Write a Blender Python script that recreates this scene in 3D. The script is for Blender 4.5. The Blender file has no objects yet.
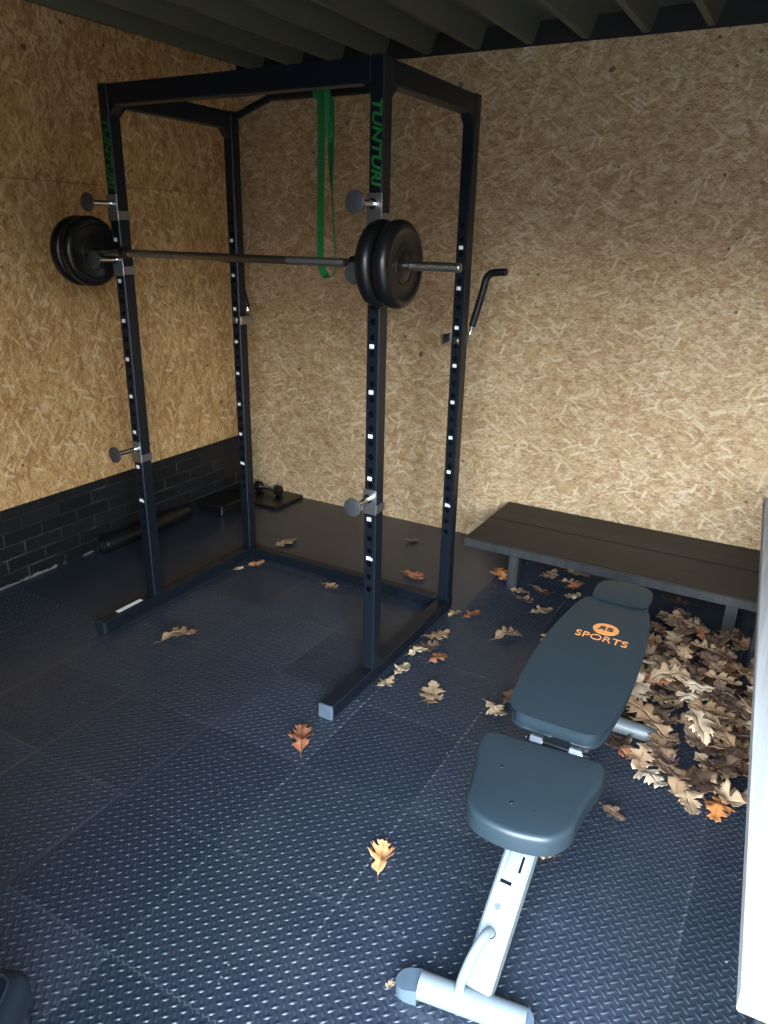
import bpy, math, random
from mathutils import Vector, Matrix, Euler, noise
PI = math.pi
scn = bpy.context.scene
COL = scn.collection
random.seed(7)

# ------------------------------------------------------------------ helpers
ORG = {}
def link(o):
    COL.objects.link(o); return o
def tag(o, label=None, cat=None, group=None, kind=None):
    if label: o['label'] = label
    if cat: o['category'] = cat
    if group: o['group'] = group
    if kind: o['kind'] = kind
    return o
def thing(name, loc, label, cat, group=None):
    o = bpy.data.objects.new(name, None); o.empty_display_size = .1
    o.location = loc; link(o); ORG[o.name] = Vector(loc)
    return tag(o, label, cat, group)

class MB:
    """collects vertices and faces (world coordinates) for ONE mesh"""
    def __init__(s): s.v = []; s.f = []
    def add(s, vs, fs):
        n = len(s.v); s.v += [Vector(p) for p in vs]; s.f += [tuple(i + n for i in f) for f in fs]; return s
    def box(s, lo, hi, bev=0.0, M=None):
        x0, y0, z0 = lo; x1, y1, z1 = hi
        if bev <= 0:
            vs = [(x0,y0,z0),(x1,y0,z0),(x1,y1,z0),(x0,y1,z0),(x0,y0,z1),(x1,y0,z1),(x1,y1,z1),(x0,y1,z1)]
            fs = [(0,3,2,1),(4,5,6,7),(0,1,5,4),(1,2,6,5),(2,3,7,6),(3,0,4,7)]
        else:
            b = bev
            def ring(z, i):
                a, c, d, e = x0+i, x1-i, y0+i, y1-i
                k = b*.999 if i < b else b*.3
                return [(a+k,d,z),(c-k,d,z),(c,d+k,z),(c,e-k,z),(c-k,e,z),(a+k,e,z),(a,e-k,z),(a,d+k,z)]
            rs = [ring(z0, b), ring(z0+b, 0), ring(z1-b, 0), ring(z1, b)]
            vs = [p for r in rs for p in r]
            fs = [tuple(range(7,-1,-1)), tuple(range(24,32))]
            for j in range(3):
                for i in range(8):
                    fs.append((j*8+i, j*8+(i+1)%8, (j+1)*8+(i+1)%8, (j+1)*8+i))
        if M is not None: vs = [M @ Vector(p) for p in vs]
        return s.add(vs, fs)
    def cyl(s, p0, p1, r, n=20, r1=None, cap=True):
        p0, p1 = Vector(p0), Vector(p1); d = (p1-p0).normalized()
        a = d.orthogonal().normalized(); b = d.cross(a); r1 = r if r1 is None else r1
        vs = []
        for p, q in ((p0, r), (p1, r1)):
            for i in range(n):
                t = 2*PI*i/n; vs.append(p + a*(q*math.cos(t)) + b*(q*math.sin(t)))
        fs = [(i, (i+1)%n, n+(i+1)%n, n+i) for i in range(n)]
        if cap: fs += [tuple(range(n-1,-1,-1)), tuple(range(n, 2*n))]
        return s.add(vs, fs)
    def lathe(s, c, axis, prof, n=40):
        """prof: (distance along axis, radius); closed when radius 0 at ends"""
        c = Vector(c); d = Vector(axis).normalized(); a = d.orthogonal().normalized(); b = d.cross(a)
        vs = []; fs = []
        for (h, r) in prof:
            for i in range(n):
                t = 2*PI*i/n; vs.append(c + d*h + a*(r*math.cos(t)) + b*(r*math.sin(t)))
        for j in range(len(prof)-1):
            for i in range(n): fs.append((j*n+i, j*n+(i+1)%n, (j+1)*n+(i+1)%n, (j+1)*n+i))
        fs.append(tuple(range(n-1,-1,-1))); m = (len(prof)-1)*n; fs.append(tuple(range(m, m+n)))
        return s.add(vs, fs)
    def tube(s, path, r, n=14, flat=None):
        """sweep round (or flat w,t) section along path"""
        P = [Vector(p) for p in path]; vs = []; fs = []
        up = None
        for i, p in enumerate(P):
            d = (P[min(i+1, len(P)-1)] - P[max(i-1, 0)]).normalized()
            if up is None: up = d.orthogonal().normalized() if flat is None else Vector(flat[2])
            a = (up - d*up.dot(d)).normalized(); up = a; b = d.cross(a)
            if flat is None:
                for k in range(n):
                    t = 2*PI*k/n; vs.append(p + a*(r*math.cos(t)) + b*(r*math.sin(t)))
            else:
                w, t = flat[0]/2, flat[1]/2
                vs += [p+a*w+b*t, p-a*w+b*t, p-a*w-b*t, p+a*w-b*t]
        m = n if flat is None else 4
        for j in range(len(P)-1):
            for k in range(m): fs.append((j*m+k, j*m+(k+1)%m, (j+1)*m+(k+1)%m, (j+1)*m+k))
        fs.append(tuple(range(m-1,-1,-1))); q = (len(P)-1)*m; fs.append(tuple(range(q, q+m)))
        return s.add(vs, fs)
    def pad(s, outline, thick, rnd, M, crown=.004):
        """rounded upholstered slab from a 2D outline, local z 0..thick, placed by M"""
        N = len(outline); O = [Vector((x, y)) for x, y in outline]
        nor = []
        for i in range(N):
            d = (O[(i+1)%N]-O[i-1]).normalized(); nor.append(Vector((-d.y, d.x)))
        c = sum(O, Vector((0,0)))/N
        rings = []
        st = 5
        for i in range(st+1):
            a = PI/2*i/st; rings.append((rnd*.5*(1-math.sin(a)), rnd*.5*(1-math.cos(a)), 1))
        for i in range(st+1):
            a = PI/2*i/st; rings.append((rnd*(1-math.cos(a)), thick-rnd+rnd*math.sin(a), 1))
        for k, sc in enumerate((.8, .55, .25)):
            rings.append((rnd, thick+crown*(1-sc*sc), sc))
        vs = []; fs = []
        for off, z, sc in rings:
            for p, q in zip(O, nor):
                r = c + (p + q*off - c)*sc
                vs.append(M @ Vector((r.x, r.y, z)))
        for j in range(len(rings)-1):
            for i in range(N): fs.append((j*N+i, j*N+(i+1)%N, (j+1)*N+(i+1)%N, (j+1)*N+i))
        fs.append(tuple(range(N-1,-1,-1))); m = (len(rings)-1)*N; fs.append(tuple(range(m, m+N)))
        return s.add(vs, fs)
    def build(s, name, mat, parent=None, loc=None, smooth=35):
        org = Vector(loc) if loc is not None else (ORG[parent.name] if parent else Vector((0,0,0)))
        me = bpy.data.meshes.new(name)
        me.from_pydata([p-org for p in s.v], [], s.f); me.update()
        me.materials.append(mat)
        if smooth:
            me.polygons.foreach_set('use_smooth', [True]*len(me.polygons))
            me.set_sharp_from_angle(angle=math.radians(smooth))
        o = link(bpy.data.objects.new(name, me))
        if parent: o.parent = parent
        else: o.location = org
        ORG[o.name] = org
        return o

def smooth_loop(pts, n=6):
    """closed Catmull-Rom"""
    out = []; N = len(pts); P = [Vector(p) for p in pts]
    for i in range(N):
        a, b, c, d = P[i-1], P[i], P[(i+1)%N], P[(i+2)%N]
        for k in range(n):
            t = k/n
            out.append(.5*((2*b)+(c-a)*t+(2*a-5*b+4*c-d)*t*t+(3*b-a-3*c+d)*t**3))
    return [(p.x, p.y) for p in out]
def smooth_path(pts, n=6):
    P = [Vector(p) for p in pts]; P = [2*P[0]-P[1]] + P + [2*P[-1]-P[-2]]; out = []
    for i in range(1, len(P)-2):
        a, b, c, d = P[i-1:i+3]
        for k in range(n):
            t = k/n
            out.append(.5*((2*b)+(c-a)*t+(2*a-5*b+4*c-d)*t*t+(3*b-a-3*c+d)*t**3))
    out.append(P[-2]); return out

def text_mesh(name, body, size, M, mat, parent, sx=1.0, shear=0.0, offset=0.0, ext=.0006):
    cu = bpy.data.curves.new('lettering', 'FONT'); cu.body = body; cu.size = size
    cu.align_x = 'CENTER'; cu.align_y = 'CENTER'; cu.extrude = ext; cu.shear = shear; cu.offset = offset
    t = link(bpy.data.objects.new('lettering_source', cu))
    dg = bpy.context.evaluated_depsgraph_get(); dg.update()
    me = bpy.data.meshes.new_from_object(t.evaluated_get(dg))
    bpy.data.objects.remove(t); bpy.data.curves.remove(cu)
    me.transform(Matrix.Diagonal((sx,1,1,1)))
    if sx < 0: me.flip_normals()
    me.transform(Matrix.Translation(-ORG[parent.name]) @ M)
    me.materials.clear(); me.materials.append(mat); me.name = name
    o = link(bpy.data.objects.new(name, me)); o.parent = parent; ORG[o.name] = ORG[parent.name]
    return o

# ------------------------------------------------------------------ materials
class NT:
    def __init__(s, name):
        s.m = bpy.data.materials.new(name); s.m.use_nodes = True
        s.t = s.m.node_tree; s.b = s.t.nodes['Principled BSDF']
    def n(s, typ, **kw):
        nd = s.t.nodes.new(typ)
        for k, v in kw.items():
            if k.startswith('i_'): nd.inputs[int(k[2:])].default_value = v
            else: setattr(nd, k, v)
        return nd
    def l(s, a, b): s.t.links.new(a, b)
    def math(s, op, a, b=None, c=None):
        nd = s.n('ShaderNodeMath', operation=op)
        for i, q in enumerate((a, b, c)):
            if q is None: continue
            if isinstance(q, (int, float)): nd.inputs[i].default_value = q
            else: s.l(q, nd.inputs[i])
        return nd.outputs[0]
    def mix(s, f, a, b, bt='MIX'):
        nd = s.n('ShaderNodeMix', data_type='RGBA', blend_type=bt)
        for i, q in ((0, f), (6, a), (7, b)):
            if isinstance(q, (int, float)): nd.inputs[i].default_value = q
            elif isinstance(q, tuple): nd.inputs[i].default_value = q if len(q) == 4 else q + (1,)
            else: s.l(q, nd.inputs[i])
        return nd.outputs[2]
    def ramp(s, f, stops, interp='LINEAR'):
        nd = s.n('ShaderNodeValToRGB'); cr = nd.color_ramp; cr.interpolation = interp
        while len(cr.elements) < len(stops): cr.elements.new(.5)
        for e, (p, c) in zip(cr.elements, stops): e.position = p; e.color = c + (1,)
        s.l(f, nd.inputs[0]); return nd.outputs[0]
    def noise(s, vec, scale, detail=2, rough=.5, dims='3D'):
        nd = s.n('ShaderNodeTexNoise', noise_dimensions=dims)
        nd.inputs['Scale'].default_value = scale; nd.inputs['Detail'].default_value = detail; nd.inputs['Roughness'].default_value = rough
        if vec is not None: s.l(vec, nd.inputs['Vector'])
        return nd.outputs[0]
    def obj(s): return s.n('ShaderNodeTexCoord').outputs['Object']
    def mapping(s, vec, rot=(0,0,0), scale=(1,1,1), loc=(0,0,0)):
        nd = s.n('ShaderNodeMapping'); s.l(vec, nd.inputs[0])
        nd.inputs[1].default_value = loc; nd.inputs[2].default_value = rot; nd.inputs[3].default_value = scale
        return nd.outputs[0]
    def tmap(s, vec, ang, sx, sy, loc=(0,0,0)):
        nd = s.n('ShaderNodeMapping', vector_type='TEXTURE'); s.l(vec, nd.inputs[0])
        nd.inputs[1].default_value = loc; nd.inputs[2].default_value = (0,0,ang); nd.inputs[3].default_value = (sx, sy, 1)
        return nd.outputs[0]
    def bump(s, h, strength=.3, dist=.01):
        nd = s.n('ShaderNodeBump'); nd.inputs['Strength'].default_value = strength; nd.inputs['Distance'].default_value = dist
        s.l(h, nd.inputs['Height']); s.l(nd.outputs[0], s.b.inputs['Normal'])
    def set(s, col=None, rough=None, metal=None, spec=None):
        for k, v in (('Base Color', col), ('Roughness', rough), ('Metallic', metal), ('Specular IOR Level', spec)):
            if v is None: continue
            if isinstance(v, (int, float)): s.b.inputs[k].default_value = v
            elif isinstance(v, tuple): s.b.inputs[k].default_value = v + (1,)
            else: s.l(v, s.b.inputs[k])
        return s

def simple(name, col, rough=.5, metal=0.0, spec=.5, var=.15, vs=30, bump=0.0):
    """plain material with a little procedural mottling"""
    t = NT(name); o = t.obj(); f = t.noise(o, vs, 3)
    c = t.mix(f, tuple(x*(1-var) for x in col), tuple(min(1, x*(1+var)) for x in col))
    t.set(c, rough, metal, spec)
    if bump: t.bump(t.noise(o, vs*12, 2), bump, .002)
    return t.m

def osb(name, axes, cols, seed=0, vert=False, dark=(.16,.085,.035), big=1.0, mixf=.62):
    t = NT(name); o = t.obj()
    sp = t.n('ShaderNodeSeparateXYZ'); t.l(o, sp.inputs[0])
    cb = t.n('ShaderNodeCombineXYZ'); t.l(sp.outputs[axes[0]], cb.inputs[0]); t.l(sp.outputs[axes[1]], cb.inputs[1])
    v = cb.outputs[0]
    nz = t.n('ShaderNodeTexNoise', noise_dimensions='2D'); nz.inputs['Scale'].default_value = 26; nz.inputs['Detail'].default_value = 3
    t.l(v, nz.inputs['Vector'])
    off = t.n('ShaderNodeVectorMath', operation='MULTIPLY_ADD'); t.l(nz.outputs['Color'], off.inputs[0])
    off.inputs[1].default_value = (.010,.010,0); t.l(v, off.inputs[2]); v2 = off.outputs[0]
    # base of fine strands
    base_rot = PI/2 if vert else 0
    fs = t.noise(t.tmap(v2, base_rot+.3, 1/14, 1/55), 1.0, 4, .65, '2D')
    col = t.ramp(fs, [(.25, cols[0]), (.5, cols[1]), (.75, cols[2])])
    hgt = fs
    layers = [(.1,.12,.040,.60),(1.1,.09,.032,.50),(-.7,.11,.034,.5),(1.75,.08,.028,.36),(.45,.12,.028,.42),(-1.15,.075,.024,.32),(-.25,.10,.024,.40),(.8,.06,.015,.34),(.2,.07,.012,.32),(-.5,.05,.010,.3)]
    for i, (ang, L, W, dens) in enumerate(layers):
        mv = t.tmap(v2, ang+base_rot, L*big, W*big, (seed+i*3.7, seed*1.3+i*5.1, 0))
        vo = t.n('ShaderNodeTexVoronoi', voronoi_dimensions='2D', distance='CHEBYCHEV'); vo.inputs['Scale'].default_value = 1.0
        t.l(mv, vo.inputs['Vector'])
        sc = t.n('ShaderNodeSeparateColor'); t.l(vo.outputs['Color'], sc.inputs[0])
        inside = t.math('LESS_THAN', vo.outputs['Distance'], .43)
        m = t.math('MULTIPLY', inside, t.math('LESS_THAN', sc.outputs[0], dens))
        gr = t.noise(t.mapping(mv, (0,0,0), (.8, 9, 1)), 1.0, 2, .6, '2D')
        tone = t.math('MULTIPLY_ADD', gr, .55, t.math('MULTIPLY_ADD', sc.outputs[1], .62, -.07))
        fc = t.ramp(tone, [(.05, cols[3]), (.3, cols[0]), (.5, cols[1]), (.72, cols[2]), (.92, cols[4])])
        edge = t.math('MULTIPLY', m, t.math('GREATER_THAN', vo.outputs['Distance'], .39))
        fc = t.mix(t.math('MULTIPLY', edge, .14), fc, dark)
        col = t.mix(t.math('MULTIPLY', m, mixf), col, fc)
        hgt = t.math('ADD', t.math('MULTIPLY', hgt, .7), t.math('MULTIPLY', m, t.math('MULTIPLY_ADD', sc.outputs[2], .6, .2)))
    # fine splinters: short dark gaps and a few long pale strands
    for (ang, L, W, dens, cc, k_) in ((.2,.030,.0035,.16,dark,.55),(-.5,.022,.003,.13,dark,.55),(1.0,.022,.003,.10,dark,.5),(.35,.10,.016,.045,cols[4],.55),(-.6,.085,.014,.04,cols[4],.55),(1.25,.075,.017,.03,cols[4],.6),(-.1,.07,.012,.05,cols[3],.45)):
        mv = t.tmap(v2, ang+base_rot, L, W, (seed*2+ang*9, seed+L*77, 0))
        vo = t.n('ShaderNodeTexVoronoi', voronoi_dimensions='2D', distance='CHEBYCHEV'); vo.inputs['Scale'].default_value = 1.0; t.l(mv, vo.inputs['Vector'])
        sc = t.n('ShaderNodeSeparateColor'); t.l(vo.outputs['Color'], sc.inputs[0])
        m = t.math('MULTIPLY', t.math('LESS_THAN', vo.outputs['Distance'], .4), t.math('LESS_THAN', sc.outputs[0], dens))
        col = t.mix(t.math('MULTIPLY', m, k_), col, cc)
    grain = t.noise(t.tmap(v2, base_rot+.15, 1/60, 1/240), 1.0, 3, .65, '2D')
    col = t.mix(.5, col, t.ramp(grain, [(.3,(.62,.57,.5)),(.55,(1,1,1))]), 'MULTIPLY')
    # rare dark knots
    vk = t.n('ShaderNodeTexVoronoi', voronoi_dimensions='2D'); vk.inputs['Scale'].default_value = 5.5; t.l(v2, vk.inputs['Vector'])
    col = t.mix(t.math('MULTIPLY', t.math('LESS_THAN', vk.outputs['Distance'], t.math('MULTIPLY_ADD', t.noise(v, 7, 1, .5, '2D'), .22, -.105)), .7), col, (.05,.03,.02))
    broad = t.noise(v, 1.6, 3, .5, '2D')
    col = t.mix(.35, col, t.ramp(broad, [(.3,(.72,.66,.6)),(.7,(1,1,1))]), 'MULTIPLY')
    t.set(col, .62, 0, .35); t.bump(hgt, .25, .003)
    return t.m

OSB_BACK = osb('osb_strand_board_back', (0,2), [(.48,.30,.155),(.61,.43,.24),(.73,.56,.36),(.32,.17,.08),(.86,.73,.53)], 1.7)
OSB_LEFT = osb('osb_strand_board_left', (1,2), [(.50,.285,.115),(.66,.415,.18),(.77,.53,.25),(.32,.15,.055),(.90,.72,.46)], 8.2, True, big=1.25, mixf=.8)

def floor_mat():
    t = NT('black_foam_mat'); o = t.obj()
    sp = t.n('ShaderNodeSeparateXYZ'); t.l(o, sp.inputs[0]); x, y = sp.outputs[0], sp.outputs[1]
    right = t.math('GREATER_THAN', x, .65)
    def seam(a, along, ofs):
        tri = t.math('PINGPONG', along, .009)
        a2 = t.math('ADD', t.math('ADD', a, ofs), t.math('MULTIPLY', tri, .75))
        d = t.math('ABSOLUTE', t.math('SUBTRACT', t.math('FLOORED_MODULO', t.math('ADD', a2, .2), .4), .2))
        return t.math('LESS_THAN', d, .0018)
    sx = seam(x, y, 1.15)
    # right hand rows are laid offset
    sy = seam(t.math('ADD', y, t.math('MULTIPLY', right, .16)), x, .14)
    s = t.math('MAXIMUM', sx, sy)
    patch = t.ramp(t.noise(o, 3.1, 3, .6), [(.38,(0,0,0)),(.62,(1,1,1))])
    s = t.math('MULTIPLY', s, t.math('MULTIPLY_ADD', patch, .22, .0))
    # per-tile shade differences
    tx = t.math('FLOOR', t.math('DIVIDE', t.math('ADD', x, 1.15), .4)); ty = t.math('FLOOR', t.math('DIVIDE', t.math('ADD', y, .14), .4))
    cb = t.n('ShaderNodeCombineXYZ'); t.l(tx, cb.inputs[0]); t.l(ty, cb.inputs[1])
    wn = t.n('ShaderNodeTexWhiteNoise', noise_dimensions='2D'); t.l(cb.outputs[0], wn.inputs[0])
    base = t.mix(wn.outputs[0], (.018,.025,.037), (.027,.035,.050))
    dust = t.ramp(t.noise(o, 2.3, 5, .62), [(.5,(0,0,0)),(.8,(1,1,1))])
    base = t.mix(t.math('MULTIPLY', dust, .14), base, (.10,.105,.11))
    speck = t.n('ShaderNodeTexVoronoi'); speck.inputs['Scale'].default_value = 16; t.l(o, speck.inputs['Vector'])
    base = t.mix(t.math('MULTIPLY', t.math('LESS_THAN', speck.outputs['Distance'], .045), .5), base, (.35,.33,.3))
    col = t.mix(s, base, (.30,.32,.33))
    t.set(col, t.math('MULTIPLY_ADD', wn.outputs[0], .06, .31), 0, .6)
    t.bump(t.noise(o, 260, 2), .12, .001)
    return t.m
FLOOR = floor_mat()

def brick_mat():
    t = NT('black_painted_brick'); o = t.obj()
    sp = t.n('ShaderNodeSeparateXYZ'); t.l(o, sp.inputs[0])
    cb = t.n('ShaderNodeCombineXYZ'); t.l(sp.outputs[1], cb.inputs[0]); t.l(sp.outputs[2], cb.inputs[1])
    br = t.n('ShaderNodeTexBrick'); t.l(cb.outputs[0], br.inputs[0]); br.inputs['Scale'].default_value = 1.0
    br.inputs['Brick Width'].default_value = .21; br.inputs['Row Height'].default_value = .068; br.inputs['Mortar Size'].default_value = .006
    br.inputs['Mortar Smooth'].default_value = .4; br.inputs['Bias'].default_value = 0
    br.inputs[1].default_value = (.004,.005,.0065,1); br.inputs[2].default_value = (.009,.0105,.0125,1); br.inputs[3].default_value = (.012,.0135,.0155,1)
    n1 = t.noise(o, 6, 4, .6)
    sc = t.math('MULTIPLY', br.outputs['Fac'], t.ramp(n1, [(.5,(0,0,0)),(.72,(1,1,1))]))
    col = t.mix(t.math('MULTIPLY', sc, .5), br.outputs['Color'], (.10,.10,.10))
    # crusted white scuffs where the wall meets the floor
    low = t.math('LESS_THAN', sp.outputs[2], t.math('MULTIPLY_ADD', t.noise(o, 22, 3), .034, -.006))
    low = t.math('MULTIPLY', low, t.ramp(t.noise(o, 9, 3), [(.50,(0,0,0)),(.60,(1,1,1))]))
    col = t.mix(t.math('MULTIPLY', low, .6), col, (.24,.25,.26))
    t.set(col, .55, 0, .35)
    inv = t.math('SUBTRACT', 1.0, br.outputs['Fac'])
    t.bump(t.math('ADD', inv, t.math('MULTIPLY', t.noise(o, 60, 3), .3)), .5, .006)
    return t.m
BRICK = brick_mat()
ROOF = simple('green_grey_sheet_metal', (.095,.108,.088), .45, .0, .5, .2, 4)
BEAM = simple('dark_roof_beam', (.02,.02,.019), .7, 0, .3)
CONCRETE = simple('outside_paving', (.075,.075,.075), .9, 0, .2, .25, 5)

RACK = simple('black_powder_coat', (.0055,.009,.0145), .4, 0, .32, .2, 40, .04)
RUBBER = simple('black_rubber', (.005,.0055,.006), .36, 0, .4, .2, 30, .05)
FOAM = simple('black_grip_foam', (.006,.0065,.007), .4, 0, .45, .2, 60, .1)
CAP = simple('blue_grey_plastic_cap', (.085,.115,.145), .42, 0, .5, .12, 30)
DARKCAP = simple('dark_plastic_cap', (.014,.019,.025), .42, 0, .4, .12, 30)
CHROME = simple('chrome', (.62,.62,.63), .16, 1.0, .5, .06, 20)
STEEL = simple('brushed_bar_steel', (.36,.355,.34), .32, 1.0, .5, .1, 60)
KNURL = simple('knurled_bar_steel', (.30,.30,.295), .5, 1.0, .5, .25, 600, .3)
ZINC = simple('zinc_bolt', (.34,.35,.36), .3, 1.0, .5, .06, 30)
BRACKET = simple('dull_zinc_bracket', (.26,.265,.27), .42, .85, .5, .1, 40)
DISC = simple('grey_disc_cap', (.055,.058,.062), .45, .2, .5, .1, 30)
WHITE = simple('white_sticker', (.82,.84,.86), .5, 0, .4, .05, 60)
GREEN_INK = simple('green_print', (.015,.16,.035), .5, 0, .3, .1, 50)
GREEN = simple('green_latex_band', (.012,.20,.055), .5, 0, .4, .15, 20)
SILVER = simple('silver_painted_steel', (.21,.24,.25), .42, .25, .5, .08, 25)
BLACKHOLE = simple('black_gap', (.004,.004,.005), .9, 0, .1)
LEG_BLACK = simple('black_table_steel', (.010,.012,.015), .45, 0, .4, .15, 20)
ORANGE = simple('orange_print', (.80,.30,.09), .55, 0, .3, .08, 50)
INKDARK = simple('dark_logo_ink', (.03,.035,.04), .55, 0, .3)
NAVY = simple('dark_navy_plastic', (.007,.012,.018), .45, 0, .4, .15, 20)
DIRT = simple('dark_dirt', (.008,.008,.008), .5)

def vinyl():
    t = NT('slate_blue_vinyl'); o = t.obj()
    f = t.noise(o, 5, 4, .55)
    c = t.mix(f, (.017,.029,.037), (.024,.038,.047))
    t.set(c, t.math('MULTIPLY_ADD', f, .14, .33), 0, .5)
    t.bump(t.noise(o, 420, 2), .06, .001); return t.m
VINYL = vinyl()
def wood(name, c0, c1, c2, axis, rough, spec, sc=1.0):
    t = NT(name); o = t.obj()
    s = [70*sc, 70*sc, 70*sc]; s[axis] = 2.2*sc
    g = t.noise(t.mapping(o, (0,0,0), tuple(s)), 1.0, 4, .6)
    s2 = [14, 14, 14]; s2[axis] = .7
    g2 = t.noise(t.mapping(o, (0,0,0), tuple(s2)), 1.0, 3, .6)
    f = t.math('MULTIPLY_ADD', g2, .5, t.math('MULTIPLY', g, .5))
    c = t.ramp(f, [(.36, c0), (.5, c1), (.64, c2)])
    t.set(c, rough, 0, spec); t.bump(g, .25, .002); return t.m
PLANK = wood('black_brown_stained_wood', (.008,.0078,.0082), (.014,.0132,.0135), (.022,.0205,.0205), 0, .5, .28)
PLANKLIT = wood('stained_wood_sky_tinted', (.024,.026,.029), (.036,.038,.041), (.052,.054,.056), 2, .5, .45)  # same stained wood, lighter and bluer: sky reflection put into the colour
TABLE = wood('whitewashed_grey_wood', (.24,.238,.235), (.34,.337,.333), (.42,.415,.41), 1, .55, .4)

def leaf_mat(name, stops, rough=.62):
    t = NT(name); oi = t.n('ShaderNodeObjectInfo'); o = t.obj()
    r = oi.outputs['Random']
    n = t.noise(o, 28, 3, .6)
    f = t.math('MULTIPLY_ADD', n, .5, t.math('MULTIPLY_ADD', r, .75, -.12))
    c = t.ramp(f, stops)
    # darker freckles
    n2 = t.noise(o, 130, 2, .6)
    c = t.mix(t.ramp(n2, [(.62,(0,0,0)),(.72,(.55,.55,.55))]), c, tuple(x*.45 for x in stops[0][1]))
    t.set(c, rough, 0, .35); return t.m
LEAF = {
 'pale': leaf_mat('pale_dry_leaf', [(.1,(.38,.255,.15)),(.5,(.50,.36,.23)),(.9,(.62,.49,.35))]),
 'tan': leaf_mat('tan_dry_leaf', [(.1,(.20,.115,.06)),(.5,(.31,.195,.11)),(.9,(.43,.30,.185))]),
 'brown': leaf_mat('brown_dry_leaf', [(.1,(.075,.042,.026)),(.5,(.125,.075,.05)),(.9,(.20,.13,.09))]),
 'russet': leaf_mat('russet_dry_leaf', [(.1,(.18,.06,.03)),(.5,(.29,.105,.05)),(.9,(.40,.18,.09))], .5),
 'orange': leaf_mat('orange_dry_leaf', [(.1,(.38,.13,.04)),(.5,(.55,.23,.075)),(.9,(.66,.35,.15))], .45),
}
STEM = simple('leaf_stalk', (.22,.12,.06), .6)

# ------------------------------------------------------------------ the room
XL, YB, YF, XR, ZC = -1.925, 1.635, -2.05, 2.15, 2.50
PITCH = .0285
# floor slab with the raised lug pattern of the foam mats
fb = MB()
fb.add([(XL-.1,YF-.05,0),(XR+.1,YF-.05,0),(XR+.1,YB+.1,0),(XL-.1,YB+.1,0)], [(0,1,2,3)])
fb.add([(XL-.1,YF-.05,-.1),(XR+.1,YF-.05,-.1),(XR+.1,YB+.1,-.1),(XL-.1,YB+.1,-.1)], [(0,3,2,1)])
def lugs(fb):
    H = .0030; L = .0124; W = .0042
    base = [(-L,0),(-L*.6,-W*.75),(0,-W),(L*.6,-W*.75),(L,0),(L*.6,W*.75),(0,W),(-L*.6,W*.75)]
    top = [(-L*.62,0,H*.75),(-L*.25,-W*.35,H),(L*.25,-W*.35,H),(L*.62,0,H*.75),(L*.25,W*.35,H),(-L*.25,W*.35,H)]
    F = [(0,1,8),(1,2,9,8),(2,3,10,9),(3,4,11,10),(4,5,11),(5,6,12,11),(6,7,13,12),(7,0,8,13),(8,9,10,11,12,13)]
    F = [(0,1,8),(1,2,9),(1,9,8),(2,3,10),(2,10,9),(3,4,11),(3,11,10),(4,5,11),(5,6,12),(5,12,11),(6,7,13),(6,13,12),(7,0,8),(7,8,13),(8,9,10,11,12,13)]
    V = fb.v; FF = fb.f
    nx = int((1.75-XL)/PITCH); ny = int((YB-YF)/PITCH)
    for i in range(2*nx):
        for j in range(ny):
            h_ = i % 2                                       # two sets of lugs at right angles, the second midway
            x = XL+.02+(i//2+.5*h_)*PITCH; y = YF+.02+(j+.5*h_)*PITCH
            if x < .05 and y > .74: continue                 # mats laid smooth side up
            if -.35 < x < .05 and y > .26: continue
            if x < -1.2 and y > -.2: continue
            seam_y = -.14 if x < .65 else -.30
            dx = abs((x+1.15+.2) % .4-.2); dy = abs((y-seam_y+.2) % .4-.2)
            if dx < .002 or dy < .002: continue
            a = PI/4 if h_ else -PI/4
            c, s = math.cos(a), math.sin(a); n = len(V)
            for (u, w) in base: V.append(Vector((x+u*c-w*s, y+u*s+w*c, 0.0002)))
            for (u, w, h) in top: V.append(Vector((x+u*c-w*s, y+u*s+w*c, h)))
            for f in F: FF.append(tuple(k+n for k in f))
lugs(fb)
fl = fb.build('floor', FLOOR, smooth=50); tag(fl, kind='structure')

def struct(name, mb, mat, smooth=None):
    return tag(mb.build(name, mat, smooth=smooth), kind='structure')
# back wall: OSB boards, thin joint between boards
w = MB()
for x0, x1 in ((XL-.1, -1.2025), (-1.20, XR+.1)):
    pass
w.box((XL-.1, YB, 0), (XR+.1, YB+.1, 2.49)); struct('wall_back', w, OSB_BACK)
w = MB().box((XL, YB+.0, 2.49), (XR+.1, YB+.1, 2.75)); struct('trim_1', w, BEAM)
# left wall: painted brick plinth with OSB boarding above it, standing proud
w = MB().box((XL-.1, YF-.1, 0), (XL-.004, YB, 2.75)); struct('trim_2', w, BRICK)
wl = MB()
wl.box((XL-.004, YF-.1, .395), (XL+.011, .3385, 1.848)).box((XL-.004, .341, .395), (XL+.011, YB, 1.848))
wl.box((XL-.004, YF-.1, 1.8505), (XL+.011, -.72, 2.55)).box((XL-.004, -.7175, 1.8505), (XL+.011, YB, 2.55))
struct('wall_left', wl, OSB_LEFT)
w = MB().box((XL-.004, YF-.1, 2.55), (XL+.006, YB, 2.75)); struct('trim_3', w, BEAM)
w = MB().box((XR, YF-.1, 0), (XR+.1, YB, 2.75)); struct('wall_right', w, OSB_LEFT)
OPX0, OPX1, OPZ = .70, 2.10, 2.12
w = MB().box((XL-.1, YF-.1, 0), (OPX0, YF, 2.75)).box((OPX0, YF-.1, OPZ), (OPX1, YF, 2.75)).box((OPX1, YF-.1, 0), (XR+.1, YF, 2.75))
struct('wall_front', w, ROOF)
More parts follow.
